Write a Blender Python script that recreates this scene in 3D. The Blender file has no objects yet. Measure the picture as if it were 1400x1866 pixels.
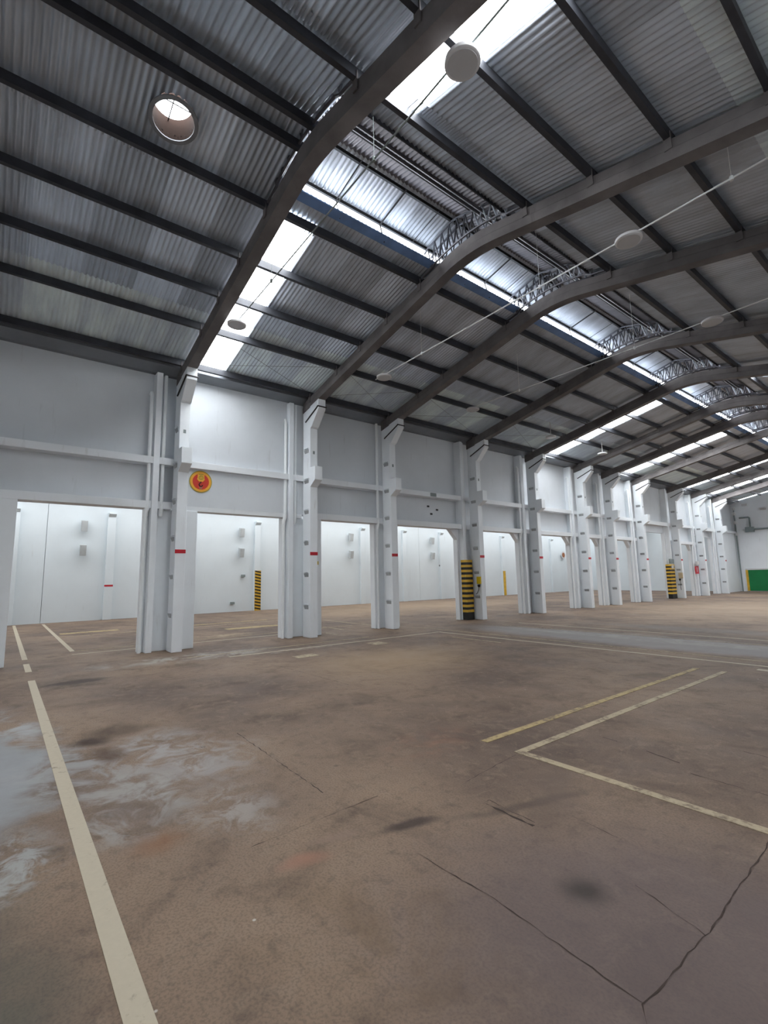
import bpy, bmesh, math, random
from mathutils import Vector, Matrix
random.seed(7)
sc = bpy.context.scene
COL = sc.collection

# ------------------------------------------------------------------ camera
cam_d = bpy.data.cameras.new('camera'); cam = bpy.data.objects.new('camera', cam_d); COL.objects.link(cam)
cam_d.sensor_fit = 'HORIZONTAL'; cam_d.sensor_width = 36.0
cam_d.lens = 36.0 * 875.22 / 1400.0
cam_d.clip_start = 0.05; cam_d.clip_end = 500
_r = Vector((0.619128, 0.785025, -0.020382)); _u = Vector((0.119013, -0.068144, 0.990552)); _w = Vector((-0.776219, 0.615704, 0.135618))
_m = Matrix((_r, _u, -_w)).transposed().to_4x4(); _m.translation = Vector((0, 0, 1.6))
cam.matrix_world = _m
sc.camera = cam

# ------------------------------------------------------------------ world, exposure
SKY = 9.0          # overcast sky radiance
PANE = 12.5        # daylight passed by the fibreglass roof lights
AISLE_PANE = 3.6
sc.view_settings.view_transform = 'Standard'
sc.view_settings.look = 'None'
sc.view_settings.gamma = 1.0
sc.view_settings.exposure = 0.55
sc.view_settings.use_curve_mapping = False
sc.cycles.use_light_tree = False
sc.cycles.max_bounces = 6
sc.cycles.diffuse_bounces = 4
sc.cycles.glossy_bounces = 2
sc.cycles.transmission_bounces = 2
sc.cycles.use_adaptive_sampling = True
sc.cycles.adaptive_threshold = 0.02
sc.cycles.caustics_reflective = False
sc.cycles.caustics_refractive = False
wd = bpy.data.worlds.new('overcast_sky'); sc.world = wd; wd.use_nodes = True
wd.node_tree.nodes['Background'].inputs[0].default_value = (0.93, 0.96, 1.0, 1)
wd.node_tree.nodes['Background'].inputs[1].default_value = SKY


# ------------------------------------------------------------------ materials
def s2l(c):
    return tuple((x / 255 / 12.92 if x / 255 <= 0.04045 else ((x / 255 + 0.055) / 1.055) ** 2.4) for x in c)


class NT:
    def __init__(s, name):
        s.m = bpy.data.materials.new(name); s.m.use_nodes = True
        s.t = s.m.node_tree; s.b = s.t.nodes['Principled BSDF']

    def n(s, typ, **kw):
        nd = s.t.nodes.new(typ)
        for k, v in kw.items(): setattr(nd, k, v)
        return nd

    def l(s, a, b): s.t.links.new(a, b)

    def noise(s, vec, scale, detail=4, rough=0.55, dist=0.0):
        nd = s.n('ShaderNodeTexNoise'); nd.inputs['Scale'].default_value = scale
        nd.inputs['Detail'].default_value = detail; nd.inputs['Roughness'].default_value = rough
        nd.inputs['Distortion'].default_value = dist
        if vec is not None: s.l(vec, nd.inputs['Vector'])
        return nd.outputs['Fac']

    def ramp(s, fac, p0, p1):
        nd = s.n('ShaderNodeMapRange'); nd.interpolation_type = 'SMOOTHSTEP'
        nd.inputs['From Min'].default_value = p0; nd.inputs['From Max'].default_value = p1
        s.l(fac, nd.inputs['Value']); return nd.outputs['Result']

    def mix(s, fac, a, b):
        nd = s.n('ShaderNodeMix', data_type='RGBA')
        for sock, v in ((nd.inputs['Factor'], fac), (nd.inputs[6], a), (nd.inputs[7], b)):
            if hasattr(v, 'is_linked'): s.l(v, sock)
            elif isinstance(v, (int, float)): sock.default_value = v
            else: sock.default_value = (*v, 1)
        return nd.outputs[2]

    def math(s, op, a, b=None, clamp=False):
        nd = s.n('ShaderNodeMath', operation=op); nd.use_clamp = clamp
        for i, v in enumerate((a, b)):
            if v is None: continue
            if hasattr(v, 'is_linked'): s.l(v, nd.inputs[i])
            else: nd.inputs[i].default_value = v
        return nd.outputs[0]

    def pos(s):
        return s.n('ShaderNodeNewGeometry').outputs['Position']

    def mapping(s, vec, loc=(0, 0, 0), rot=(0, 0, 0), scale=(1, 1, 1), typ='POINT'):
        nd = s.n('ShaderNodeMapping'); nd.vector_type = typ
        nd.inputs['Location'].default_value = loc; nd.inputs['Rotation'].default_value = rot; nd.inputs['Scale'].default_value = scale
        s.l(vec, nd.inputs['Vector']); return nd.outputs['Vector']

    def bump(s, h, strength, dist):
        nd = s.n('ShaderNodeBump'); nd.inputs['Strength'].default_value = strength; nd.inputs['Distance'].default_value = dist
        s.l(h, nd.inputs['Height']); s.l(nd.outputs[0], s.b.inputs['Normal'])


def paint(name, rgb, rough=0.6, var=0.12, scale=2.2, dirt=None, metal=0.0, bump=0.0, spec=0.4):
    """painted / cast surface: base colour with a slow variation and optional dirt blotches"""
    t = NT(name); p = t.pos(); c = s2l(rgb)
    n = t.noise(p, scale, 5)
    dark = tuple(x * (1 - var) for x in c); light = tuple(min(1, x * (1 + var)) for x in c)
    col = t.mix(t.ramp(n, .3, .7), dark, light)
    if dirt:
        st = t.mapping(p, scale=(3.0, 3.0, .35))
        n2 = t.noise(st, 2.4, 6, .65)
        col = t.mix(t.math('MULTIPLY', t.ramp(n2, .60, .80), .45), col, s2l(dirt))
    t.l(col, t.b.inputs['Base Color'])
    t.b.inputs['Roughness'].default_value = rough; t.b.inputs['Metallic'].default_value = metal
    t.b.inputs['Specular IOR Level'].default_value = spec
    if bump: t.bump(t.noise(p, 40, 4), bump, .01)
    return t.m


def emit(name, rgb, strength):
    t = NT(name); t.b.inputs['Base Color'].default_value = (.8, .8, .8, 1)
    t.b.inputs['Emission Color'].default_value = (*rgb, 1); t.b.inputs['Emission Strength'].default_value = strength
    return t.m


WHITE = paint('white_wall_paint', (234, 238, 242), .55, .035, .7, dirt=(165, 162, 155))
WHITE2 = paint('white_column_paint', (236, 241, 245), .5, .03, 1.1, dirt=(170, 165, 158))
AISLEW = paint('white_aisle_paint', (222, 231, 236), .55, .03, .5, dirt=(188, 188, 184))
WHITEP = paint('white_panel_paint', (216, 221, 226), .6, .05, .6, dirt=(160, 160, 158))
CONC = paint('raw_concrete', (108, 104, 104), .8, .22, 1.8, dirt=(80, 76, 72), bump=.25)
PURL = paint('dark_purlin_steel', (58, 60, 66), .5, .2, 3, metal=.2)
GUTTER = paint('grey_gutter_steel', (128, 132, 138), .45, .12, 1.2, metal=.25)
PIPE = paint('white_pipe_plastic', (238, 242, 244), .4, .03, 2)
LATT = paint('lattice_steel', (88, 88, 94), .45, .2, 4, metal=.4)
LATTW = paint('galvanised_lattice', (176, 180, 190), .35, .2, 4, metal=.5)
BLUE = paint('blue_flashing', (110, 142, 190), .5, .2, 2)
DARK = paint('dark_iron', (46, 44, 44), .5, .2, 6, metal=.4)
BLACK = paint('black_paint', (26, 26, 26), .5, .15, 6)
YEL = paint('yellow_paint', (214, 172, 58), .5, .12, 5)
RED = paint('red_paint', (190, 32, 48), .45, .08, 6)
ORANGE = paint('sign_yellow', (236, 172, 62), .45, .04, 6)
SIGNRED = paint('sign_red', (206, 62, 48), .45, .05, 6)
OLIVE = paint('sign_olive_rim', (168, 150, 62), .45, .08, 8)
GREEN = paint('green_paint', (18, 118, 66), .5, .1, 1.2)
BOXY = paint('yellow_box_plastic', (216, 186, 20), .4, .05, 6)
LAMPW = paint('lamp_white', (206, 205, 206), .4, .04, 4)
GREYB = paint('grey_box', (128, 138, 138), .5, .08, 4)
CREAM = paint('pale_brown_board', (196, 180, 150), .6, .1, 4)


def line_mat(name, rgb, wear):
    t = NT(name); p = t.pos()
    n = t.noise(p, 14, 8, .7); n2 = t.noise(p, 2.5, 4, .6)
    f = t.ramp(t.math('ADD', t.math('MULTIPLY', n, .6), t.math('MULTIPLY', n2, .4)), wear - .10, wear + .07)
    c = s2l(rgb)
    col = t.mix(f, s2l((112, 96, 82)), t.mix(t.noise(p, 30, 4), tuple(x * .86 for x in c), c))
    t.l(col, t.b.inputs['Base Color']); t.b.inputs['Roughness'].default_value = .7
    return t.m


LINE = line_mat('cream_floor_paint', (198, 186, 164), .38)
LINE_W = line_mat('worn_floor_paint', (184, 168, 140), .46)
LINE_Y = line_mat('yellowed_floor_paint', (186, 164, 118), .47)


def sheet_mat(name, rgb, metal=.55, rough=.42):
    t = NT(name); p = t.pos(); c = s2l(rgb)
    st = t.mapping(p, scale=(.5, 2.2, .5))
    n = t.noise(st, 1.6, 5, .6)
    oi = t.n('ShaderNodeObjectInfo').outputs['Random']
    v = t.math('ADD', t.math('MULTIPLY', n, .8), t.math('MULTIPLY', oi, .35))
    col = t.mix(t.ramp(v, .25, .95), tuple(x * .68 for x in c), tuple(min(1, x * 1.22) for x in c))
    rust = t.ramp(t.noise(t.mapping(p, scale=(.6, 5, .6)), 1.1, 5, .6), .66, .82)
    col = t.mix(t.math('MULTIPLY', rust, .3), col, s2l((120, 98, 84)))
    t.l(col, t.b.inputs['Base Color']); t.b.inputs['Metallic'].default_value = metal
    t.b.inputs['Roughness'].default_value = rough
    return t.m


SHEET = sheet_mat('galvanised_sheet', (204, 214, 227), .5, .38)
SHEET_L = sheet_mat('wall_lit_galvanised_sheet', (222, 234, 250), .1, .42)  # lighter copy for the eave rows: light off the white wall put into the colour
SHEET_C = sheet_mat('ridge_cap_sheet', (206, 208, 212), .35, .4)
SHEET_D = sheet_mat('dark_ridge_sheet', (104, 98, 100), .3, .5)  # darker sheet colour for the right half of the cap
# fibreglass roof light: a sheet that glows with the daylight behind it
PANEM = emit('fibreglass_rooflight', (.95, .98, 1.0), PANE)
PANEA = emit('aisle_rooflight', (.97, .985, 1.0), AISLE_PANE)


def floor_mat():
    t = NT('worn_brown_concrete_floor'); p = t.pos()
    n1 = t.noise(p, .35, 3, .6); n2 = t.noise(p, 1.6, 4, .65, .6); n3 = t.noise(p, 9, 4, .7); n4 = t.noise(p, 70, 1, .6)
    col = t.mix(t.ramp(n1, .32, .68), s2l((104, 87, 77)), s2l((148, 125, 105)))
    col = t.mix(t.math('MULTIPLY', t.ramp(n2, .48, .74), .55), col, s2l((84, 70, 62)))
    n5 = t.noise(p, 4.5, 4, .72, 1.2)
    col = t.mix(t.math('MULTIPLY', t.ramp(n5, .48, .70), .55), col, s2l((146, 126, 108)))
    col = t.mix(t.math('MULTIPLY', t.ramp(n3, .50, .72), .42), col, s2l((78, 65, 58)))
    col = t.mix(t.math('MULTIPLY', t.ramp(n4, .4, .7), .35), col, s2l((74, 63, 56)))
    # broad zones of different screed / traffic film (x, y, rx, ry, rot, colour, strength, edge noise)
    wob = t.n('ShaderNodeTexNoise'); wob.inputs['Scale'].default_value = 1.5; wob.inputs['Detail'].default_value = 4; wob.inputs['Roughness'].default_value = .65
    t.l(p, wob.inputs['Vector'])

    spk = {}

    def speck(sc_):
        sc_ = 1.6 if sc_ < 2 else (2.8 if sc_ < 3.5 else 5.0)
        if sc_ not in spk: spk[sc_] = t.ramp(t.noise(p, sc_, 4, .7, .8), .40, .62)
        return spk[sc_]
    offs = {}

    def stain(cx, cy, rx, ry, rot, rgb, k, wobble=.8, soft=.7, speckle=None):
        nonlocal col
        off = t.n('ShaderNodeVectorMath', operation='MULTIPLY_ADD')
        t.l(wob.outputs['Color'], off.inputs[0]); off.inputs[1].default_value = (wobble, wobble, 0); t.l(p, off.inputs[2])
        v = t.mapping(off.outputs[0], loc=(cx + wobble * .5, cy + wobble * .5, 0), rot=(0, 0, rot), scale=(rx, ry, 1e4), typ='TEXTURE')
        ln = t.n('ShaderNodeVectorMath', operation='LENGTH'); t.l(v, ln.inputs[0])
        f = t.ramp(ln.outputs['Value'], 1.0, 1.0 - soft)
        if speckle:
            f = t.math('MULTIPLY', f, speck(speckle))
        col = t.mix(t.math('MULTIPLY', f, k), col, s2l(rgb))

    stain(-2.4, -.3, 2.3, .8, 0, (80, 82, 74), .8, .6)               # greenish film left of the line
    stain(-.9, 2.4, 1.9, 1.5, .3, (104, 92, 93), .6, .9)           # purplish grey near right
    stain(-6.2, -.25, 2.6, .95, 0, (170, 172, 174), .9, .9, .5, 1.4)  # pale leached patch
    stain(-5.6, -.1, 1.75, .62, .05, (150, 152, 154), .92, .8, .4)
    stain(-5.2, .5, .9, .45, .1, (158, 158, 158), .8, .8, .5, 2.2)
    stain(-5.0, 1.35, 1.25, .85, .35, (166, 161, 160), .85, 1.1, .8, 3.2)
    stain(-4.5, 1.2, 1.1, .8, .2, (150, 142, 138), .6, .8, .9, 1.8)
    stain(-3.6, 1.42, .6, .45, .2, (164, 156, 150), .75, .7, .8, 5)
    stain(-4.2, .80, .9, .5, 0, (164, 160, 156), .8, .9, .6, 2.4)
    stain(-3.7, .14, .55, .34, 0, (164, 164, 162), .85, .8, .6, 4)
    stain(-10.9, 3.3, .75, 2.6, 0, (184, 180, 172), .7, .9, .8, 1.6)
    stain(-10.3, 5.4, .35, 1.6, 0, (184, 176, 164), .6, .6, .8, 3)
    stain(-9.6, 1.08, .22, .62, .1, (62, 48, 40), .9, .5, .6)
    stain(-5.95, .82, .26, .30, .2, (56, 40, 32), .9, .4, .8)
    stain(-6.2, 1.1, .3, .5, -.3, (74, 58, 48), .6, .5, .8)
    stain(-5.4, .9, .35, .2, .25, (74, 52, 38), .7, .3, .8)
    stain(-7.2, 1.4, 1.3, .6, .25, (112, 94, 82), .6, .8, .8, 1.8)
    stain(-3.45, .9, .24, .28, 0, (132, 88, 54), .6, .5, .95)
    stain(-2.66, 1.47, .09, .22, -.2, (164, 120, 100), .7, .2, .95)
    stain(-2.75, 1.75, .07, .3, -.2, (140, 118, 104), .6, .2, .9)
    stain(-2.57, 2.22, .075, .30, -.25, (64, 53, 48), .85, .15, .7)
    stain(-2.25, 3.0, .08, .8, -.35, (76, 64, 57), .6, .2, .8)
    stain(-1.5, 2.44, .18, .16, 0, (62, 55, 52), .85, .2, .9)
    stain(-1.9, 1.5, .9, .6, .2, (112, 90, 66), .5, .8, .9, 1.5)
    stain(-3.6, 3.4, .5, .8, .2, (136, 98, 78), .45, .8, .9, 3)
    stain(-3.6, 7.9, .35, 1.5, -.2, (108, 94, 84), .6, .7, .9, 2.5)
    stain(-2.3, 3.4, .22, 1.0, .5, (104, 88, 78), .6, .5, .9)
    stain(-2.0, 4.3, .35, .7, .2, (108, 92, 82), .5, .6, .9, 4)
    stain(-5.5, 12.0, 6.5, 1.35, 0, (150, 148, 148), .75, .8, .5)     # grey traffic lane
    stain(-5.5, 12.4, 6.0, .5, 0, (172, 168, 164), .6, .7, .6, 1.3)
    stain(-4.5, 15.2, 6.0, .8, 0, (122, 114, 108), .6, 1.0, .7)
    stain(-6.6, 10.6, 1.4, .25, .1, (96, 88, 82), .7, .5, .8, 3)
    stain(-7.6, 6.4, 2.2, 2.6, 0, (168, 142, 112), .55, 1.2, .9)
    stain(-14.5, 5.3, .5, 1.5, 0, (186, 166, 134), .7, .6, .7, 2)
    stain(-16.2, 7.0, .45, 1.1, 0, (192, 170, 134), .8, .4, .6)
    stain(-20, 18, 6, 14, 0, (178, 154, 126), .55, 1.5, .9)
    stain(-6, 25, 8, 9, 0, (184, 160, 134), .55, 1.5, .9)
    # paint specks and scuffs
    vor = t.n('ShaderNodeTexVoronoi'); vor.inputs['Scale'].default_value = 4.2; vor.inputs['Randomness'].default_value = 1; t.l(p, vor.inputs['Vector'])
    sp = t.ramp(vor.outputs['Distance'], .050, .028)
    sep = t.n('ShaderNodeSeparateColor'); t.l(vor.outputs['Color'], sep.inputs[0])
    gate = t.math('GREATER_THAN', sep.outputs[0], .87)
    col = t.mix(t.math('MULTIPLY', t.math('MULTIPLY', sp, gate), .8), col, s2l((206, 200, 190)))
    gate2 = t.math('GREATER_THAN', sep.outputs[1], .92)
    sp2 = t.ramp(vor.outputs['Distance'], .13, .06)
    col = t.mix(t.math('MULTIPLY', t.math('MULTIPLY', sp2, gate2), .5), col, s2l((70, 60, 54)))
    t.l(col, t.b.inputs['Base Color'])
    t.l(t.math('ADD', .50, t.math('MULTIPLY', n2, .35)), t.b.inputs['Roughness'])
    t.b.inputs['Specular IOR Level'].default_value = .35
    t.bump(t.math('ADD', n3, t.math('MULTIPLY', n4, .4)), .18, .01)
    return t.m


FLOOR = floor_mat()
CRACK = paint('floor_crack_dirt', (66, 55, 49), .9, .25, 9)


# ------------------------------------------------------------------ mesh helpers
class MB:
    def __init__(s): s.v = []; s.f = []

    def add(s, vs, fs):
        o = len(s.v); s.v += [tuple(v) for v in vs]; s.f += [tuple(i + o for i in f) for f in fs]; return s

    def box(s, x0, x1, y0, y1, z0, z1):
        return s.add([(x0, y0, z0), (x1, y0, z0), (x1, y1, z0), (x0, y1, z0), (x0, y0, z1), (x1, y0, z1), (x1, y1, z1), (x0, y1, z1)],
                     [(0, 3, 2, 1), (4, 5, 6, 7), (0, 1, 5, 4), (1, 2, 6, 5), (2, 3, 7, 6), (3, 0, 4, 7)])

    def prism(s, prof, a0, a1, axis='y'):
        """polygon prof extruded along an axis; prof is (x,z) for y, (y,z) for x, (x,y) for z"""
        n = len(prof)

        def P(q, a):
            return (q[0], a, q[1]) if axis == 'y' else ((a, q[0], q[1]) if axis == 'x' else (q[0], q[1], a))
        vs = [P(q, a0) for q in prof] + [P(q, a1) for q in prof]
        return s.add(vs, [tuple(range(n)), tuple(range(2 * n - 1, n - 1, -1))] + [(i, n + i, n + (i + 1) % n, (i + 1) % n) for i in range(n)])

    def tube(s, pts, r, n=8, cap=True):
        pts = [Vector(p) for p in pts]; rings = []
        up = None
        for i, p in enumerate(pts):
            d = (pts[min(i + 1, len(pts) - 1)] - pts[max(i - 1, 0)]).normalized()
            if up is None: up = d.orthogonal().normalized()
            a = (up - d * up.dot(d)).normalized(); up = a; b = d.cross(a)
            rings.append([p + a * (r * math.cos(2 * math.pi * k / n)) + b * (r * math.sin(2 * math.pi * k / n)) for k in range(n)])
        vs = [v for R_ in rings for v in R_]; fs = []
        for i in range(len(pts) - 1):
            for k in range(n):
                fs.append((i * n + k, i * n + (k + 1) % n, (i + 1) * n + (k + 1) % n, (i + 1) * n + k))
        if cap:
            fs.append(tuple(range(n))[::-1]); fs.append(tuple((len(pts) - 1) * n + k for k in range(n)))
        return s.add(vs, fs)

    def lathe(s, prof, n=32, axis='z', c=(0, 0, 0), closed=False):
        vs = []
        for r, h in prof:
            for k in range(n):
                a = 2 * math.pi * k / n
                q = (r * math.cos(a), r * math.sin(a), h) if axis == 'z' else (h, r * math.cos(a), r * math.sin(a))
                vs.append((q[0] + c[0], q[1] + c[1], q[2] + c[2]))
        m = len(prof); fs = []
        for i in range(m if closed else m - 1):
            for k in range(n):
                j = (i + 1) % m
                fs.append((i * n + k, i * n + (k + 1) % n, j * n + (k + 1) % n, j * n + k))
        if not closed:
            if prof[0][0] > 1e-6: fs.append(tuple(range(n))[::-1])
            if prof[-1][0] > 1e-6: fs.append(tuple((m - 1) * n + k for k in range(n)))
        return s.add(vs, fs)

    def mesh(s, name, mat, smooth=False, bevel=0.0):
        me = bpy.data.meshes.new(name); me.from_pydata(s.v, [], s.f); me.update()
        bm = bmesh.new(); bm.from_mesh(me)
        bmesh.ops.recalc_face_normals(bm, faces=bm.faces)
        if bevel:
            bmesh.ops.bevel(bm, geom=[e for e in bm.edges if len(e.link_faces) == 2 and e.calc_face_angle(0) > .5], offset=bevel, segments=2, profile=.6, affect='EDGES', clamp_overlap=True)
        bm.to_mesh(me); bm.free()
        me.materials.append(mat)
        if smooth:
            me.polygons.foreach_set('use_smooth', [True] * len(me.polygons)); me.set_sharp_from_angle(angle=math.radians(40))
        return me

    def build(s, name, mat, parent=None, smooth=False, bevel=0.0, loc=None):
        return link(name, s.mesh(name, mat, smooth, bevel), parent, loc)


def link(name, me, parent=None, loc=None):
    o = bpy.data.objects.new(name, me); COL.objects.link(o)
    if loc is not None: o.location = loc
    if parent is not None: o.parent = parent
    return o


def empty(name, loc=(0, 0, 0)):
    o = bpy.data.objects.new(name, None); COL.objects.link(o); o.location = loc; o.empty_display_size = .2
    return o


def tag(o, label, cat, group=None):
    o['label'] = label; o['category'] = cat
    if group: o['group'] = group
    return o


def struct(o, label=None, cat=None):
    o['kind'] = 'structure'
    if label: o['label'] = label
    if cat: o['category'] = cat
    return o


def B(x0, x1, y0, y1, z0, z1): return MB().box(x0, x1, y0, y1, z0, z1)


def copy_tree(root, loc):
    r = root.copy(); COL.objects.link(r); r.location = loc
    for ch in list(root.children):
        c = ch.copy(); COL.objects.link(c); c.parent = r
        for g in list(ch.children):
            d = g.copy(); COL.objects.link(d); d.parent = c
    return r


# ------------------------------------------------------------------ dimensions
XF = -11.9            # front face of the arcade columns
XW = -12.45           # hall face of the arcade wall
XP = -12.60           # recessed infill panels of that wall
XB = -25.0            # back wall of the aisle
XA = -5.75            # ridge
XR = 2 * XA - XW      # hall face of the right-hand wall
Y0, Y1 = -7.0, 45.0   # rear wall and far end wall
CY = [-3.9, -0.95, 3.27, 6.88, 9.85, 14.1, 17.9, 21.85, 24.55, 28.0, 32.7, 36.65, 40.5]
ORD = {3.27: 'first', 6.88: 'second', 9.85: 'third', 14.1: 'fourth', 17.9: 'fifth', 21.85: 'sixth', 24.55: 'seventh',
       28.0: 'eighth', 32.7: 'ninth', 36.65: 'tenth', 40.5: 'eleventh'}


def mirx(x): return 2 * XA - x


def zs(x):            # underside of the roof sheets
    u = abs(x - XA); return 7.08 + .22 * (XA + 11.9) - .22 * u


XC = -6.05            # peak of the raised ridge cap


def zcap(x): return 8.94 - (.25 * (XC - x) if x < XC else .26 * (x - XC))


def zraf(x):          # underside of a rafter: straight legs, curved crown
    u = abs(x - XA); z0 = 6.62 + .215 * (XA + 11.9)
    c = .7
    return z0 - .215 * u if u > c else z0 - .215 * (c / 2 + u * u / (2 * c))


PURX = [-11.95, -10.5, -9.4, -8.3, -7.12]     # purlins on the left slope
SKYY = [(-5.2, -4.4), (3.42, 4.22), (18.95, 19.8), (26.3, 27.15), (34.5, 35.35), (39.1, 39.95)]  # first strip is unseen, added behind the viewpoint to light the near floor
LAPX = -10.15; TOPX = -6.66

# ------------------------------------------------------------------ floor
fl = B(XB - .3, XR + .3, Y0 - .3, Y1 + .3, -.2, 0).build('floor', FLOOR)
struct(fl, 'worn brown concrete floor with faded parking lines and stains', 'floor')
T = .004


def fline(x0, x1, y0, y1, mat=LINE): B(x0, x1, y0, y1, 0, T).build('painted_line', mat, fl)


fline(-10.3, .5, .46, .56); fline(-12.5, -11.33, .46, .56); fline(-24.6, -13.2, .46, .56)
fline(-24.3, -13.95, 1.40, 1.50)
fline(-19.35, -18.85, 1.6, 3.3, LINE_Y); fline(-17.95, -17.86, 1.5, 9.0, LINE_W)
fline(-14.0, -13.94, 1.5, 9.6, LINE_W); fline(-13.38, -13.30, 1.38, 7.9, LINE)
fline(-18.8, -18.55, 5.6, 8.6, LINE_Y); fline(-16.4, -15.9, 6.0, 7.9, LINE_Y)
fline(-10.34, -10.27, 3.9, 10.12, LINE); fline(-10.9, -10.85, 3.2, 8.0, LINE_W)
fline(-10.3, .5, 10.08, 10.16, LINE); fline(-11.5, .5, 10.62, 10.67, LINE_W); fline(-9.2, -7.6, 9.5, 9.55, LINE_W)
fline(-10.2, .5, 13.75, 13.83, LINE); fline(-10.2, .5, 12.9, 12.94, LINE_W)
fline(-3.33, -3.25, 3.8, 9.2, LINE_Y); fline(-2.93, -2.85, 3.86, 9.18, LINE_W); fline(-2.93, .5, 3.78, 3.86, LINE_W)
fline(-2.6, -2.25, 9.65, 9.8, LINE)
fline(-16.6, -12.8, 10.0, 10.08, LINE_W); fline(-14.25, -13.0, 8.55, 8.63, LINE_W); fline(-12.65, -12.0, 7.68, 7.74, LINE_W)
fline(-9.4, -9.1, 4.9, 5.4, LINE_W); fline(-9.9, -9.5, 7.2, 7.6, LINE_W)


def crack(pts, w=.012):
    """an irregular crack / joint as a thin ribbon with its own outline"""
    vs = []; fs = []; dense = []
    for (a, b) in zip(pts, pts[1:]):
        n = max(2, int(math.hypot(b[0] - a[0], b[1] - a[1]) / .05))
        for i in range(n): dense.append((a[0] + (b[0] - a[0]) * i / n, a[1] + (b[1] - a[1]) * i / n))
    dense.append(pts[-1])
    for i, (x, y) in enumerate(dense):
        q = dense[min(i + 1, len(dense) - 1)]; p = dense[max(i - 1, 0)]
        d = Vector((q[0] - p[0], q[1] - p[1])); d = d.normalized() if d.length > 0 else Vector((1, 0))
        nx, ny = -d.y, d.x; j = random.uniform(-.006, .006); ww = w * random.uniform(.05, .8) / 2
        vs += [(x + nx * (j + ww), y + ny * (j + ww), .0015), (x + nx * (j - ww), y + ny * (j - ww), .0015)]
    for i in range(len(dense) - 1): fs.append((2 * i, 2 * i + 1, 2 * i + 3, 2 * i + 2))
    MB().add(vs, fs).build('floor_crack', CRACK, fl)


crack([(-2.3, 2.02), (-1.7, 2.04), (-1.01, 1.99)], .013)
crack([(-1.03, 3.75), (-.99, 2.64), (-1.01, 1.99), (-.95, 1.90), (-.95, 1.6)], .013)
crack([(-1.35, 2.68), (-.99, 2.56)], .01)
crack([(-2.44, 2.8), (-2.04, 2.79)], .035); crack([(-2.46, 2.86), (-2.06, 2.83)], .012); crack([(-2.46, 2.8), (-2.46, 2.86)], .01)
crack([(-2.16, 4.68), (-1.85, 4.6)], .02); crack([(-1.72, 4.43), (-1.0, 4.40), (-.2, 4.38)], .012); crack([(-2.6, 4.75), (-2.45, 4.74)], .02)
crack([(-5.2, 2.07), (-3.35, 2.02)], .012)
crack([(-3.0, 1.3), (-3.04, 2.3)], .010); crack([(-2.78, 2.95), (-2.88, 3.74)], .009)
crack([(-1.95, 3.1), (-1.6, 3.05)], .008); crack([(-1.6, 5.3), (-1.3, 5.28)], .015)
crack([(-8.5, 4.2), (-6.3, 4.25)], .014); crack([(-6.8, 5.0), (-6.9, 8.0)], .012)


# ------------------------------------------------------------------ arcade wall on the left
wl = struct(empty('wall_left', (XW, Y0, 0)), 'white painted arcade wall with openings along the left side', 'wall')


def W(name, mb, mat=WHITE, bevel=0.0):
    o = mb.build(name, mat, None, bevel=bevel)
    o.parent = wl; o.matrix_parent_inverse = Matrix.Translation((-XW, -Y0, 0))
    return o


ends = [Y0] + CY + [Y1]
for i in range(len(ends) - 1):
    a, b = ends[i], ends[i + 1]
    first, last = i == 0, i == len(ends) - 2
    tall = b in (32.7, 40.5)
    zt = 3.98 if tall else 3.36
    W('upper_panel', B(XP - .15, XP if a != 3.27 else XW, a, b, 4.58, 6.86), WHITEP)
    W('ledge_beam', B(XP - .1, -12.30, a + (0 if first else .12), b - (0 if last else .12), 4.45 if not tall else 4.40, 4.62), WHITE, .008)
    if last:
        pass
    elif tall:
        W('lower_panel', B(XP - .15, XP, a, b, zt, 4.5), WHITEP)
    else:
        W('lower_panel', B(XP - .15, XP if a != 3.27 else XW + .06, a, b, zt + .12, 4.5), WHITEP)
        W('lintel', B(XW - .25, -12.33 if a != 3.27 else XW + .058, a + (0 if first else .12), b - (0 if last else .12), zt, zt + .18), WHITE, .006)
    if last:
        W('infill_panel', B(XW - .2, XW, a, b, 0, 4.5)); continue
    if not first: W('jamb', B(XW - .25, -12.33, a - .02, .15 if a == -.95 else a + .50, 0, zt), WHITE2, .012)
    if b == 9.85:
        W('jamb', B(XW - .25, -12.47, b - .40, b + .02, 0, zt), WHITE2, .012)
    else:
        W('jamb', B(XW - .25, -12.50, b - .70, b - .42, 0, zt), WHITE2, .012)
        W('pilaster', B(XW - .25, -12.47, b - .42, b + .02, 0, zt), WHITE2, .012)
    if a >= 9 and not tall:
        W('haunch', MB().prism([(b - .70, zt), (b - 1.1, zt), (b - .70, zt - .4)], XW - .2, XW - .02, 'x'))
    if b != 9.85:
        W('post', B(XP - .05, -12.27, b - .59, b - .45, 0, 6.76), WHITE2, .01)
for y, z in ((12.05, 4.12), (12.5, 4.02), (12.2, 3.85)):
    W('anchor_plate', B(XP - .01, XP + .02, y - .05, y + .05, z, z + .06), DARK)
W('repair_patch', B(-12.31, -12.296, 11.9, 12.2, 4.47, 4.60), GREYB)
W('tag', B(-12.34, -12.326, 7.20, 7.28, 2.02, 2.12), BOXY)
# eave gutter
gt = MB().prism([(-12.59, 6.80), (-12.45, 6.80), (-12.16, 6.93), (-12.16, 7.0), (-12.78, 7.0), (-12.78, 6.80)], Y0, Y1)
W('eave_gutter', gt, GUTTER)

# ------------------------------------------------------------------ other walls
def zroof_poly(x0, x1):
    return [(x0, 0), (x1, 0), (x1, zs(x1) - .02), (XA, 8.35), (x0, zs(x0) - .02)]


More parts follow.
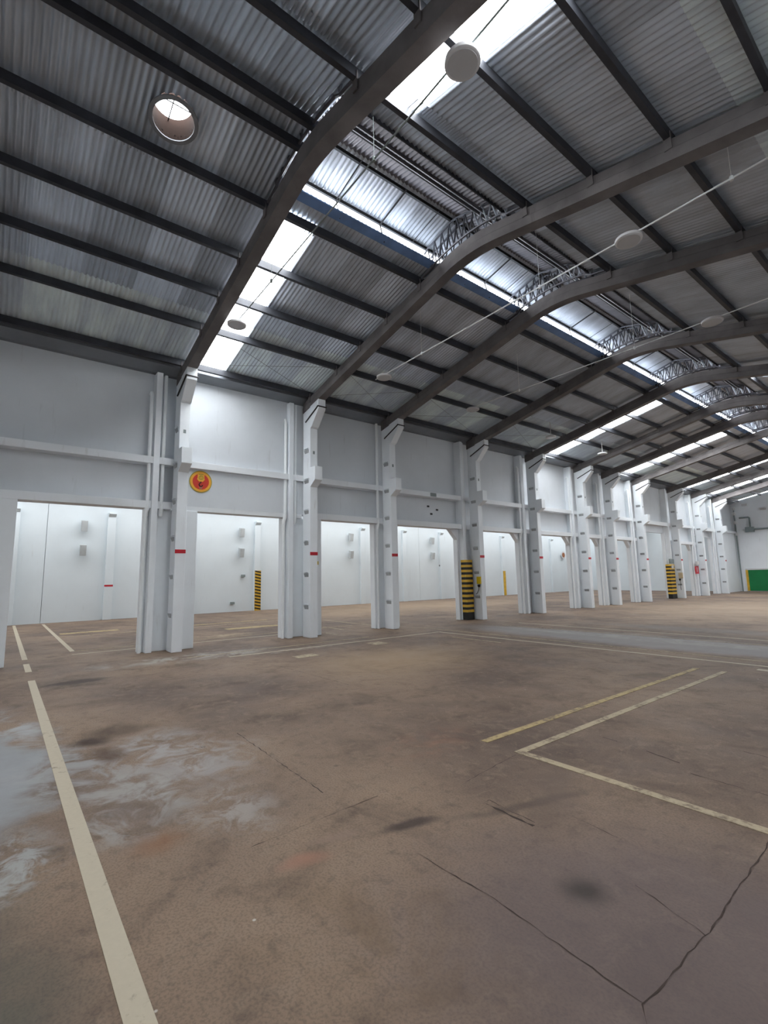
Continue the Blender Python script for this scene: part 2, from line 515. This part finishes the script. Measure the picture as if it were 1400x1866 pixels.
struct(MB().prism(zroof_poly(XW - .2, XR + .2), Y1, Y1 + .2).build('wall_end', WHITE), 'white far end wall of the hall', 'wall')
struct(MB().prism(zroof_poly(XW - .2, XR + .2), Y0 - .2, Y0).build('wall_rear', WHITE), 'white rear wall behind the viewpoint', 'wall')
struct(B(XR, XR + .2, Y0, Y1, 0, 7.0).build('wall_right', WHITE), 'white right side wall behind the viewpoint', 'wall')
wa = struct(empty('wall_aisle', (XB, Y0, 0)), 'bright white back wall of the side aisle', 'wall')


def WA(name, mb, mat=AISLEW, bevel=0.0):
    o = mb.build(name, mat, None, bevel=bevel); o.parent = wa
    o.matrix_parent_inverse = Matrix.Translation((-XB, -Y0, 0)); return o


BCY = [.27 + 3.53 * k for k in range(-2, 13)]          # aisle columns
seams = [Y0, 1.38, 22.9, Y1]
for a, b in zip(seams, seams[1:]):
    WA('wall_panel', B(XB - .2, XB, a + .008, b - .008, 0, 5.8))
WA('wall_backing', B(XB - .3, XB - .16, Y0, Y1, 0, 5.8))
for y in BCY:
    if y < -6 or y > 44: continue
    WA('pilaster', B(XB - .02, XB + .16, y - .17, y + .17, 0, 4.62), AISLEW, .01)
    WA('pilaster_cap', MB().prism([(XB - .02, 4.62), (XB + .18, 4.62), (XB + .30, 4.74), (XB + .30, 4.80), (XB - .02, 4.80)], y - .15, y + .15))
    if 3 < y < 5: WA('red_band', B(XB + .15, XB + .164, y - .172, y + .172, 1.46, 1.54), RED)
for y, z in ((17.95, 1.42), (21.5, 2.44), (24.9, 2.39), (10.1, 1.86), (9.55, .45)):
    WA('socket_box', B(XB, XB + .12, y - .10, y + .10, z - .06, z + .06), GREYB, .01)
struct(B(XB - .3, XW - .2, Y1, Y1 + .2, 0, 5.8).build('wall_aisle_end', AISLEW), 'white far end wall of the side aisle', 'wall')
struct(B(XB - .3, XW - .2, Y0 - .2, Y0, 0, 5.8).build('wall_aisle_rear', AISLEW), 'white near end wall of the side aisle', 'wall')
# aisle roof: slabs with a rooflight strip near the back wall
ac = struct(empty('ceiling_aisle', (XB, Y0, 5.8)), 'flat white soffit of the side aisle', 'ceiling')
for nm, x0, x1 in (('soffit_slab', XB - .3, -24.0), ('soffit_slab', -22.7, -17.6), ('soffit_slab', -16.6, XW - .2)):
    o = B(x0, x1, Y0, Y1, 5.8, 5.95).build(nm, AISLEW); o.parent = ac; o.matrix_parent_inverse = Matrix.Translation((-XB, -Y0, -5.8))
win_n = 0


def rooflight(label):
    global win_n
    win_n += 1
    return struct(empty('window_%d' % win_n), label, 'skylight')


wv = rooflight('row of daylight panes in the aisle soffit beside the back wall')
for k in range(15):
    ya, yb = Y0 + .02 + k * 3.466, Y0 - .02 + (k + 1) * 3.466
    B(-24.0, -22.7, ya, yb, 5.84, 5.86).build('pane', PANEA, wv)
wv = rooflight('row of daylight panes in the middle of the aisle soffit')
for k in range(15):
    ya, yb = Y0 + .02 + k * 3.466, Y0 - .02 + (k + 1) * 3.466
    B(-17.6, -16.6, ya, yb, 5.84, 5.86).build('pane', PANEA, wv)

# ------------------------------------------------------------------ roof
ceil = struct(empty('ceiling', (XA, Y0, 8.98)), 'dark corrugated metal roof on purlins with open ridge vent', 'ceiling')
CINV = Matrix.Translation((-XA, -Y0, -8.98))


def toC(o): o.parent = ceil; o.matrix_parent_inverse = CINV.copy(); return o


AMP = .017


def wave_mesh(name, x0, x1, zf, width, waves, mat, seg=8, dz=0.0):
    """one corrugated sheet: ribs run up the slope, corrugation along Y"""
    n = waves * seg; vs = []; fs = []
    for k in range(n + 1):
        y = width * k / n; h = AMP * (1 + math.cos(2 * math.pi * k / seg))
        vs += [(x0, y, zf(x0) + h + dz), (x1, y, zf(x1) + h + dz)]
    for k in range(n): fs.append((2 * k, 2 * k + 1, 2 * k + 3, 2 * k + 2))
    me = bpy.data.meshes.new(name); me.from_pydata(vs, [], fs); me.update()
    me.polygons.foreach_set('use_smooth', [True] * len(me.polygons)); me.materials.append(mat)
    return me


NEAR = 21.5
VENT = (-6.60, 1.50, .285)
vent_sheets = []


def sheet_run(x0, x1, zf, ya, yb, mat, dz=0.0):
    """fill [ya, yb] with single sheets (near) or one joined sheeting (far)"""
    if yb <= NEAR or ya < NEAR - 1.2:
        ye = min(yb, NEAR) if yb > NEAR + 1 else yb
        n = max(1, round((ye - ya) / .912)); wdt = (ye - ya) / n
        me = wave_mesh('roof_sheet', x0, x1, zf, wdt, 10, mat, dz=dz)
        for k in range(n):
            o = toC(link('roof_sheet', me, None, (0, ya + k * wdt, 0)))
            if min(x0, x1) < VENT[0] < max(x0, x1) + .3 and x0 < XA and ya + k * wdt < VENT[1] + .3 and ya + (k + 1) * wdt > VENT[1] - .3:
                vent_sheets.append(o)
        ya = ye
    if yb - ya > .2:
        n = round((yb - ya) / .912) or 1
        o = toC(link('roof_sheeting', wave_mesh('roof_sheeting', x0, x1, zf, yb - ya, 10 * n, mat, seg=6, dz=dz), None, (0, ya, 0)))
        o['kind'] = 'stuff'


gaps = SKYY
solid = []; yy = Y0
for a, b in gaps: solid.append((yy, a)); yy = b
solid.append((yy, Y1))
RTOP = mirx(-7.15)
for a, b in solid:
    sheet_run(-12.62, LAPX, zs, a, b, SHEET_L)                          # eave row, left
    sheet_run(LAPX - .12, -7.2, zs, a, b, SHEET, .012)
    sheet_run(mirx(-12.62), mirx(LAPX), zs, a, b, SHEET_L)
    sheet_run(mirx(LAPX) - -.12, mirx(-7.2), zs, a, b, SHEET, .012)
RO = 3.27                                                               # the ridge is open beyond the first rafter only
sheet_run(-7.35, XA, zs, Y0, RO, SHEET, .02)
sheet_run(mirx(-7.35), XA, zs, Y0, RO, SHEET, .02)
for a, b in [(RO, Y1)]:
    sheet_run(-7.35, TOPX, zs, a, b, SHEET, .02)                        # continuous strip below the ridge slit
    sheet_run(mirx(-7.35), mirx(TOPX), zs, a, b, SHEET, .02)
    sheet_run(-6.95, XC, zcap, a, b, SHEET_C)                           # raised ridge cap
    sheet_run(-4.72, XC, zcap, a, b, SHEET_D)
# round vent hole with its sleeve through the left slope
zv = zs(VENT[0])
for o in vent_sheets:
    # remesh these sheets finely and take the opening out
    src = o.data; xs_ = sorted({round(v.co.x, 5) for v in src.vertices}); n = len(src.vertices) // 2
    x0, x1 = xs_[0], xs_[-1]; NX = max(2, int((x1 - x0) / .02)); vs = []; fs = []
    lo, hi = (0, 1) if src.vertices[0].co.x < src.vertices[1].co.x else (1, 0)
    for k in range(n):
        a, b = src.vertices[2 * k + lo].co, src.vertices[2 * k + hi].co
        vs += [a.lerp(b, i / NX) for i in range(NX + 1)]
    for k in range(n - 1):
        for i in range(NX):
            q = (k * (NX + 1) + i, k * (NX + 1) + i + 1, (k + 1) * (NX + 1) + i + 1, (k + 1) * (NX + 1) + i)
            cx = sum(vs[t_].x for t_ in q) / 4; cy = sum(vs[t_].y for t_ in q) / 4 + o.location.y
            if math.hypot(cx - VENT[0], cy - VENT[1]) > VENT[2]: fs.append(q)
    me = bpy.data.meshes.new('roof_sheet'); me.from_pydata([tuple(v) for v in vs], [], fs); me.update()
    me.polygons.foreach_set('use_smooth', [True] * len(me.polygons)); me.materials.append(src.materials[0]); o.data = me
vent = tag(empty('roof_vent', (VENT[0], VENT[1], zv)), 'round vent hole with metal sleeve in the roof near the upper left', 'vent')
vent.rotation_euler = (0, -math.atan(.22), 0)
VM = paint('vent_metal', (52, 38, 32), .9, .1, 5, spec=.1)
r = VENT[2]
MB().lathe([(r - .004, -.03), (r + .006, -.03), (r + .006, .40), (r - .004, .40)], 40, closed=True).build('sleeve', VM, vent, True)
MB().lathe([(r - .006, -.06), (r + .05, -.06), (r + .05, -.04), (r - .006, -.04)], 40, closed=True).build('rim', GUTTER, vent, True)
MB().tube([(-r, 0, .32), (r, 0, .32)], .008, 6).build('cross_bar', DARK, vent)
MB().tube([(0, -r, .32), (0, r, .32)], .008, 6).build('cross_bar', DARK, vent)

# purlins: one per bay between rafters
PW, PH = .075, .15
pur_x = PURX + [mirx(x) for x in PURX]
ENDP = [Y0] + CY + [Y1]
for x in pur_x:
    z1 = zs(x) - .002
    for a, b in zip(ENDP, ENDP[1:]):
        toC(B(x - PW / 2, x + PW / 2, a + .005, b - .005, z1 - PH, z1).build('purlin', PURL))
for x in (XA - .22, XA + .22):
    for a, b in zip(ENDP, ENDP[1:]):
        if b <= RO: toC(B(x - .04, x + .04, a + .005, b - .005, zs(x) - .15, zs(x) - .002).build('ridge_purlin', PURL))
for x in (-6.89, XC - .07, -5.6, -5.15):
    for a, b in zip(ENDP, ENDP[1:]):
        if b <= RO: continue
        toC(B(x - .022, x + .022, a + .005, b - .005, zcap(x) - .07, zcap(x) - .002).build('cap_purlin', DARK))
for x, z in ((-5.45, 8.62), (-5.32, 8.56)):
    toC(MB().tube([(x, RO, z), (x, Y1, z)],   .03, 8).build('ridge_pipe', LATT, None, True))
# blue flashing along the lower lip of the slit
for a, b in zip(ENDP, ENDP[1:]):
    if b <= RO: continue
    toC(MB().prism([(TOPX - .17, zs(TOPX - .17) - .004), (TOPX + .02, zs(TOPX) - .004), (TOPX + .02, zs(TOPX) + .02), (TOPX + .012, zs(TOPX) + .02), (TOPX + .012, zs(TOPX) + .004), (TOPX - .17, zs(TOPX - .17) + .004)],
                   a + .1, b - .1).build('flashing', BLUE))
# boards closing the right-hand side of the ridge
xr = mirx(TOPX)
for a, b in zip(ENDP, ENDP[1:]):
    if b <= RO: continue
    toC(B(xr - .02, xr, a + .02, b - .02, zs(xr) - .02, zcap(xr) - .002).build('ridge_board', PURL))
# small frames that prop the cap at mid bay
for a, b in zip(ENDP, ENDP[1:]):
    if b <= RO: continue
    for fr, rr in ((.33, .012), (.62, .018), (.86, .008)):
        y = a + (b - a) * fr
        fo = toC(MB().tube([(-6.89, y, zcap(-6.89) - .07), (XC, y, zcap(XC) - .09)], rr, 6).build('cap_rib', DARK))
        if fr != .86:
            toC(MB().tube([(-6.89, y, zcap(-6.89) - .06), (TOPX - .1, y, zs(TOPX - .1) - .01)], rr * .8, 6).build('cap_prop', DARK))

# rooflight strips: one pane between each pair of purlins
for n_, (a, b) in enumerate(SKYY):
    where = ['added unseen behind the viewpoint for floor light', 'between the first and second rafters', 'between the fifth and sixth rafters', 'between the seventh and eighth rafters',
             'before the tenth rafter', 'before the eleventh rafter'][n_]
    for side in (0, 1):
        w_ = rooflight('long glowing rooflight strip on the %s slope %s' % ('right' if side else 'left', where))
        xs = [-12.25] + PURX[1:]
        for x0, x1 in zip(xs, xs[1:]):
            xa, xb = x0 + .02, x1 - .02
            if side: xa, xb = mirx(xa), mirx(xb)
            m = wave_mesh('pane', xa, xb, zs, b - a, 1, PANEM, seg=2, dz=.006)
            link('pane', m, w_, (0, a, 0))

# ------------------------------------------------------------------ columns
STEPG = paint('pocket_shade_grey', (164, 167, 170), .6, .1, 8)  # grey paints in the shade of a pocket under each step lip


def make_column():
    t = empty('concrete_column', (XF, 0, 0))
    MB().prism([(-.42, 0), (0, 0), (0, 6.60), (-.42, 6.51)], -.12, .12).build('shaft', WHITE2, t, bevel=.012)
    MB().prism([(-.01, 4.22), (.27, 4.40), (.27, 4.79), (-.01, 4.79)], -.122, .122).build('corbel', WHITE2, t, bevel=.008)
    MB().prism([(-.01, 5.96), (.08, 6.0), (.46, 6.42), (.46, zraf(XF + .46) + .0), (-.01, zraf(XF - .01))], -.121, .121).build('haunch', WHITE2, t, bevel=.008)
    B(-.002, .005, -.121, .121, 2.27, 2.36).build('red_band', RED, t)
    for k in range(6):
        z = .87 + .895 * k
        MB().prism([(-.119, z), (-.15, z), (-.145, z - .02), (-.119, z - .10)], -.31, -.09, 'x').build('step', STEPG, t)
        B(-.31, -.09, -.160, -.119, z + .03, z + .045).build('step_lip', WHITE2, t)
    tb = MB().tube([(-.25, -.135, 6.20), (.40, -.135, 6.47), (.46, -.135, 6.50)], .02, 6)
    tb.tube([(.46, -.15, 6.50), (.46, .15, 6.50)], .02, 6)
    tb.build('tie_rod', DARK, t)
    B(.0, .004, -.03, .03, 5.2, 5.29).build('patch', GREYB, t)
    return t


cproto = None

for y in CY:
    if y < -3: continue
    if cproto is None:
        c = cproto = make_column(); c.location = (XF, y, 0)
    else:
        c = copy_tree(cproto, (XF, y, 0))
    c['group'] = 'arcade columns'; c['category'] = 'column'
    c['label'] = {-0.95: 'white concrete column just left of the frame edge',
                  3.27: 'nearest white concrete column, left of the round hook sign',
                  6.88: 'white concrete column, second along the arcade past the hook sign',
                  14.1: 'white concrete column with a small yellow box on its side'}.get(
        y, 'white concrete column, %s along the arcade counted from the hook sign' % ORD.get(y, ''))

# ------------------------------------------------------------------ rafters
def rafter(y):
    t = empty('roof_rafter', (XF, y, zraf(XF)))
    tag(t, {-3.9: 'grey concrete rafter behind the viewpoint', -0.95: 'grey concrete rafter overhead beside the left frame edge'}.get(
        y, 'grey arched concrete rafter springing from the %s arcade column' % ORD.get(y, '')), 'rafter', 'roof rafters')
    inv = Matrix.Translation((-XF, -y, -zraf(XF)))

    def part(name, mb, mat, par=None, smooth=False):
        o = mb.build(name, mat, None, smooth); o.parent = par or t
        o.matrix_parent_inverse = Matrix() if par else inv.copy(); return o
    xa, xb = -12.35, mirx(-12.35); N = 60
    xs = [xa + (xb - xa) * i / N for i in range(N + 1)]
    top = lambda x: min(zs(x) - .155, zraf(x) + .34)
    m = MB(); hw = .115
    vs = []
    for x in xs:
        zb, zt = zraf(x), top(x)
        vs += [(x, y - hw, zb), (x, y + hw, zb), (x, y + hw, zb + .16), (x, y + hw * .9, zb + .18), (x, y + hw * .9, zt), (x, y - hw * .9, zt), (x, y - hw * .9, zb + .18), (x, y - hw, zb + .16)]
    fs = []
    for i in range(N):
        for k in range(8):
            fs.append((i * 8 + k, i * 8 + (k + 1) % 8, (i + 1) * 8 + (k + 1) % 8, (i + 1) * 8 + k))
    fs += [tuple(range(8)), tuple(N * 8 + k for k in range(8))]
    m.add(vs, fs); part('beam', m, CONC)
    for x in pur_x:
        if x < -12 or x > mirx(-12): continue
        for s in (-1, 1):
            part('cleat', B(x - .05, x + .05, y + s * .104 - .012, y + s * .104 + .03 * s, top(x) - .16, top(x) + .10), CONC)
    # lattice arch that carries the raised ridge cap
    for s in (() if y < RO else (-.10, .10)):
        ps = [(-7.05 + (mirx(-7.05) + 7.05) * i / 24) for i in range(25)]
        def zl(x): return zraf(x) + .40 + (.05 if abs(x - XA) < .9 else 0)
        def zu(x):
            u = abs(x - XA); return zcap(x) - .085 if u < 1.15 else zcap(x) - .085 - (u - 1.15) * 1.1
        ch = part('chord', MB().tube([(x, y + s, zl(x)) for x in ps], .024, 6), LATT)
        ch2 = part('chord', MB().tube([(x, y + s, zu(x)) for x in ps[1:-1]], .024, 6), LATT)
        for i in range(2, 22):
            x0, x1 = ps[i], ps[i + 1]
            a_, b_ = ((x0, y + s, zl(x0)), (x1, y + s, zu(x1))) if i % 2 else ((x0, y + s, zu(x0)), (x1, y + s, zl(x1)))
            part('web_bar', MB().tube([a_, b_], .016, 5), LATTW if i > 13 else LATT, ch)
    return t


for y in CY: rafter(y)

# ------------------------------------------------------------------ drainpipes and conduits
def drainpipe(y, left, ordn):
    if left:
        p = empty('drainpipe', (-12.37, y - .665, 0)); x, yy = -12.37, y - .665
        tag(p, 'white drainpipe left of the wall post at the %s arcade column' % ordn, 'pipe', 'arcade drainpipes')
        MB().tube([(-.09, 0, 6.20), (-.03, 0, 6.24), (0, 0, 6.18), (0, 0, 3.42)], .045, 10).build('upper_pipe', PIPE, p, True)
        MB().tube([(0, 0, 3.44), (0, 0, 3.36), (-.03, -.03, 3.26), (-.03, -.03, 3.16)], .058, 10).build('elbow', PIPE, p, True)
        MB().tube([(-.03, -.03, 3.2), (-.03, -.03, .0)], .042, 10).build('lower_pipe', PIPE, p, True)
        for z in (2.2, 1.0): MB().lathe([(.042, z), (.052, z), (.052, z + .03), (.042, z + .03)], 12, c=(-.03, -.03, 0)).build('pipe_clamp', PIPE, p)
    else:
        p = empty('drainpipe', (-12.37, y - (.30 if y == 9.85 else .36), 0))
        tag(p, ('white drainpipe between the post and the %s arcade column' if y != 9.85 else 'single white drainpipe running to the floor at the %s arcade column') % ordn, 'pipe', 'arcade drainpipes')
        MB().tube([(0, 0, 6.74), (0, 0, 3.45)], .045, 10).build('upper_pipe', PIPE, p, True)
        MB().tube([(0, 0, 3.47), (0, 0, 3.36), (-.03, .0, 3.27), (-.06, 0, 3.2)], .058, 10).build('elbow', PIPE, p, True)
        if y in (9.85, 21.85, 24.55):
            MB().tube([(-.06, 0, 3.24), (-.06, 0, 0)], .042, 10).build('lower_pipe', PIPE, p, True)


for y in CY:
    if y < 1: continue
    if y not in (9.85, 14.1, 32.7): drainpipe(y, True, ORD[y])
    drainpipe(y, False, ORD[y])

# ------------------------------------------------------------------ lamps on conduits across the bays
def lamp(loc, label, hang):
    t = tag(empty('pendant_lamp', loc), label, 'lamp', 'round pendant lamps')
    MB().lathe([(.0, -.06), (.185, -.06), (.198, -.05), (.20, -.04), (.20, -.01), (.185, .0), (0, .0)], 36).build('shade', LAMPW, t, True)
    MB().lathe([(0, -.066), (.165, -.066), (.17, -.058), (0, -.058)], 36).build('cover', paint('lamp_cover', (186, 186, 188), .5, .02, 3), t, True)
    MB().tube([(0, 0, -.005), (0, 0, hang)], .012, 8).build('stem', LAMPW, t, True)
    return t


def conduit(pts, mat, r, label):
    c = tag(empty('conduit', pts[0]), label, 'conduit', 'conduits across the bays')
    p0 = Vector(pts[0])
    MB().tube([Vector(p) - p0 for p in pts], r, 8).build('tube', mat, c, True)
    for q in (.18, .5, .80):
        a, b = Vector(pts[0]), Vector(pts[-1]); h = a.lerp(b, q)
        MB().tube([h - p0, Vector((h.x, h.y, zs(h.x) + .0)) - p0], .004, 5).build('hanger', mat, c)
        MB().lathe([(0, -.03), (.025, -.03), (.025, .03), (0, .03)], 8, c=tuple(h - p0)).build('junction_box', mat, c)
    return c


conduit([(-9.7, 7.5, 6.86), (.4, 7.5, 6.96)], PIPE, .013, 'white conduit crossing the roof between the second and third rafters')
conduit([(-9.7, 11.3, 6.86), (.4, 11.3, 6.80)], PIPE, .011, 'white conduit crossing the roof between the third and fourth rafters')
conduit([(-9.6, 3.6, 7.12), (.4, 3.6, 7.40)], GREYB, .012, 'grey conduit crossing in front of the nearest rooflight strip')
lamp((-9.5, 3.6, 7.09), 'small round lamp in front of the rooflight at left', .05)
lamp((-3.0, 3.62, 7.27), 'large round white lamp against the rooflight at top', .05)
lamp((-9.33, 7.5, 6.83), 'round white lamp at the left end of the nearer white conduit', .05)
lamp((-3.02, 7.5, 6.90), 'round white lamp on the nearer white conduit at right', .05)
lamp((-9.63, 11.3, 6.83), 'round white lamp at the left end of the farther white conduit', .05)
lamp((-3.07, 11.3, 6.80), 'round white lamp on the farther white conduit at right', .05)

lamp((-10.1, 16.35, 6.9), 'small lamp hanging near the eave between the fourth and fifth rafters', zs(-10.1) - 6.9)
lamp((-10.25, 20.6, 6.9), 'small lamp hanging near the eave between the fifth and sixth rafters', zs(-10.25) - 6.9)
# thin bracing wires under the eave sheets
for a, b in ((3.27, 6.88), (6.88, 9.85), (9.85, 14.1), (14.1, 17.9)):
    for xa, xb in ((-11.8, -10.55), (-10.55, -11.8)):
        toC(MB().tube([(xa, a + .3, zs(xa) - .10), (xb, b - .3, zs(xb) - .10)], .0035, 5).build('brace_wire', DARK))

# ------------------------------------------------------------------ hook sign
sg = tag(empty('hook_sign', (XW + .062, 3.84, 4.135)), 'round red and yellow crane hook sign on the wall', 'sign')
MB().lathe([(0, 0), (.285, 0), (.285, .012), (0, .012)], 48, axis='x').build('rim', OLIVE, sg)
MB().lathe([(0, .01), (.262, .01), (.262, .016), (0, .016)], 48, axis='x').build('ring', ORANGE, sg)
MB().lathe([(0, .012), (.205, .012), (.205, .020), (0, .020)], 48, axis='x').build('red_field', SIGNRED, sg)
MB().prism([(-.085, .215), (.085, .215), (.085, .09), (.10, .06), (.05, .0), (-.05, .0), (-.10, .06), (-.085, .09)], .018, .027, 'x').build('hook_block', ORANGE, sg)
MB().lathe([(.035, .026), (.06, .026), (.06, .031), (.035, .031)], 24, axis='x', c=(0, 0, .10), closed=True).build('sheave', OLIVE, sg)
B(.026, .030, -.06, .06, .175, .195).build('block_bar', OLIVE, sg)
MB().tube([(.026, .015, .10 - .045), (.026, -.015, .145)], .008, 6).build('block_mark', OLIVE, sg)
hk = [(.028, 0, .0), (.028, 0, -.035)] + [(.028, .045 * math.sin(a), -.08 + .045 * math.cos(a)) for a in [math.radians(d) for d in range(-10, -285, -25)]]
MB().tube(hk, .012, 8).build('hook', DARK, sg, True)
MB().prism([(-.05, -.135), (.05, -.135), (.03, -.19), (0, -.205), (-.03, -.19)], .018, .022, 'x').build('hook_tip', paint('sign_pinkish', (190, 120, 100), .5, .05, 6), sg)

# ------------------------------------------------------------------ striped guards
def guard(x0, x1, y0, y1, ztop, label, n, base=.28):
    t = tag(empty('striped_guard', (x1, (y0 + y1) / 2, 0)), label, 'guard', 'striped column guards')
    px, py = x1, (y0 + y1) / 2

    def band(nm, za, zb, mat, g=0.0):
        MB().prism([(x0 - px, y0 - py - g), (x1 - px + g, y0 - py - g), (x1 - px + g, y1 - py + g), (x0 - px, y1 - py + g)], za, zb, 'z').build(nm, mat, t, bevel=.012 if nm != 'stripe' else 0)
    band('base', 0, base, BLACK, .004)
    h = (ztop - base) / n
    for k in range(n):
        band('stripe', base + k * h, base + (k + 1) * h, YEL if k % 2 == 0 else BLACK, .0 if k % 2 else .002)
    return t


guard(-12.44, -12.20, 13.50, 13.86, 2.20, 'yellow and black striped guard at the foot of the fourth column', 21)
g9 = guard(-12.44, -12.20, 31.60, 32.27, 2.05, 'yellow and black striped guard far away at the ninth column', 17)
# things on that far guard and near it
o = tag(B(0, .10, -.25, .25, 0, .28).build('control_box', GREYB, None, bevel=.01, loc=(-12.27, 31.95, 2.10)), 'small grey box above the far striped guard', 'box')
o = tag(B(0, .01, -.16, .16, 0, .2).build('paper_notice', LAMPW, None, loc=(-12.185, 31.95, 1.80)), 'white paper notice on top of the far striped guard', 'notice')

# yellow box with a plug on the fourth column
t = tag(empty('switch_box', (-11.98, 13.975, 1.30)), 'small yellow electric box with black plug on the fourth column', 'box')
B(-.09, .09, -.06, 0, 0, .27).build('housing', BOXY, t, bevel=.012)
MB().lathe([(0, 0), (.05, 0), (.05, -.06), (.025, -.10), (0, -.10)], 12, c=(0, -.05, -.02)).build('plug', BLACK, t, True)
MB().tube([(0, -.05, -.11), (-.02, -.05, -.22), (-.10, -.03, -.33), (-.19, -.01, -.38)], .012, 6).build('cable', BLACK, t, True)
# same kind of box on the ninth column
t = tag(empty('switch_box', (-12.0, 32.575, 1.20)), 'pale brown electric box with black plug on the ninth column', 'box')
B(-.12, .12, -.06, 0, 0, .34).build('housing', CREAM, t, bevel=.012)
MB().lathe([(0, 0), (.06, 0), (.06, -.06), (.03, -.12), (0, -.12)], 12, c=(-.06, -.06, -.02)).build('plug', BLACK, t, True)
MB().tube([(-.06, -.06, -.13), (-.03, -.06, -.3), (-.06, -.04, -.5), (-.05, -.02, -.7)], .014, 6).build('cable', BLACK, t, True)
# extinguisher sign on the post of the tenth column
t = tag(empty('extinguisher_sign', (-12.268, 36.0, 1.44)), 'red fire sign on the wall post before the tenth column', 'sign')
B(0, .012, -.30, .30, 0, .50).build('plate', RED, t)
B(.011, .016, -.04, .04, .12, .36).build('symbol', LAMPW, t); B(.011, .016, -.07, .05, .37, .42).build('symbol', LAMPW, t)
tag(B(0, .12, -.17, .17, 0, .24).build('alarm_box', LAMPW, None, bevel=.02, loc=(-12.268, 36.0, 2.02)), 'white box above the red fire sign on far post', 'box')

# ------------------------------------------------------------------ back wall of the aisle: floodlights, striped strip
FGREY = paint('fitting_grey', (190, 195, 197), .5, .05, 4)
for i, y in enumerate((2.72, 9.93, 17.0, 24.03)):
    for z, w in ((4.17, 'upper'), (3.10, 'lower')):
        t = tag(empty('wall_floodlight', (XB, y, z + .02)), '%s of two small grey fittings on the aisle wall seen through the %s opening' % (
            w, ['leftmost', 'hook sign', 'third', 'fourth'][i]), 'wall lamp', 'aisle wall fittings')
        MB().prism([(.10, .22), (.34, .17), (.26, -.30), (.14, -.26)], -.12, .12).build('housing', FGREY, t, bevel=.01)
        MB().prism([(.342, .16), (.352, .16), (.272, -.29), (.262, -.29)], -.10, .10).build('glass', FGREY, t)
        MB().tube([(0, 0, .02), (.14, 0, .02)], .02, 6).build('bracket', DARK, t)


def diag_guard(x, y0, y1, ztop, label, n):
    t = tag(empty('striped_strip', (x, (y0 + y1) / 2, 0)), label, 'hazard strip')
    w = (y1 - y0) / 2
    B(0, .02, -w, w, 0, ztop).build('board', YEL, t)
    h = ztop / n
    for k in range(n):
        z = k * h + .03
        if z + h * .5 > ztop - .02: break
        MB().prism([(-w, z + h * .45), (-w, z + h * .9), (w, z + h * .45), (w, z)], .019, .024, 'x').build('stripe', BLACK, t)
    return t


diag_guard(XB + .16, 10.72, 11.06, 2.12, 'diagonal yellow and black hazard strip on the back wall pilaster', 13)
o = tag(B(0, .05, -.13, .13, 0, 1.95).build('corner_guard', YEL, None, bevel=.008, loc=(XB + .16, 32.04, 0)), 'narrow yellow strip on the back wall through the fifth opening', 'hazard strip')
# small round sign and dark brackets in the aisle
t = tag(empty('round_sign', (XB + .165, 40.9, 3.35)), 'small round brown and white sign far inside the sixth opening', 'sign')
MB().lathe([(0, 0), (.34, 0), (.34, .01), (0, .01)], 28, axis='x').build('plate', LAMPW, t)
MB().lathe([(0, .01), (.22, .01), (.22, .016), (0, .016)], 28, axis='x').build('symbol', paint('sign_brown', (150, 96, 60), .5, .1, 6), t)

# ------------------------------------------------------------------ far end wall
t = tag(empty('green_gate', (-9.0, Y1, 0)), 'low green painted panel with yellow edge on the far end wall', 'gate')
B(-2.85, 3.2, -.06, 0, .05, 1.62).build('panel', GREEN, t)
B(-3.0, -2.85, -.07, 0, .05, 1.62).build('edge', YEL, t)
B(-3.0, 3.2, -.08, 0, 1.62, 1.72).build('top_rail', LAMPW, t)
t = tag(empty('corner_pipe', (-12.3, Y1 - .1, 0)), 'thin grey pipe with white fittings in the far corner', 'pipe')
MB().tube([(0, 0, 0), (0, 0, 6.4)], .05, 8).build('pipe', GREYB, t, True)
for z in (5.2, 5.9, 6.3, 4.3): MB().lathe([(0, z), (.10, z), (.13, z + .12), (.10, z + .24), (0, z + .24)], 12).build('fitting', LAMPW, t, True)
t = tag(empty('wall_duct', (-11.4, Y1 - .12, 4.7)), 'grey bent pipe with square box on the far end wall', 'pipe')
MB().tube([(-.6, 0, .95), (0, 0, .95), (.05, 0, .9), (.05, 0, .2)], .06, 8).build('pipe', GREYB, t, True)
B(-.28, .28, -.1, .11, -.2, .2).build('box', GREYB, t, bevel=.02)
MB().tube([(.28, 0, 0), (6, 0, 0)], .07, 8).build('rail', GREYB, t, True)
for x, z in ((-11.56, 6.65), (-10.44, 6.2)):
    t = tag(empty('end_floodlight', (x, Y1, z)), 'small white floodlight high on the far end wall, %s one' % ('left' if x < -11 else 'right'), 'wall lamp', 'end wall floodlights')
    B(-.16, .16, -.26, -.08, -.08, .08).build('housing', LAMPW, t, bevel=.02)
    MB().tube([(0, -.1, 0), (0, 0, .02)], .03, 6).build('bracket', GREYB, t)
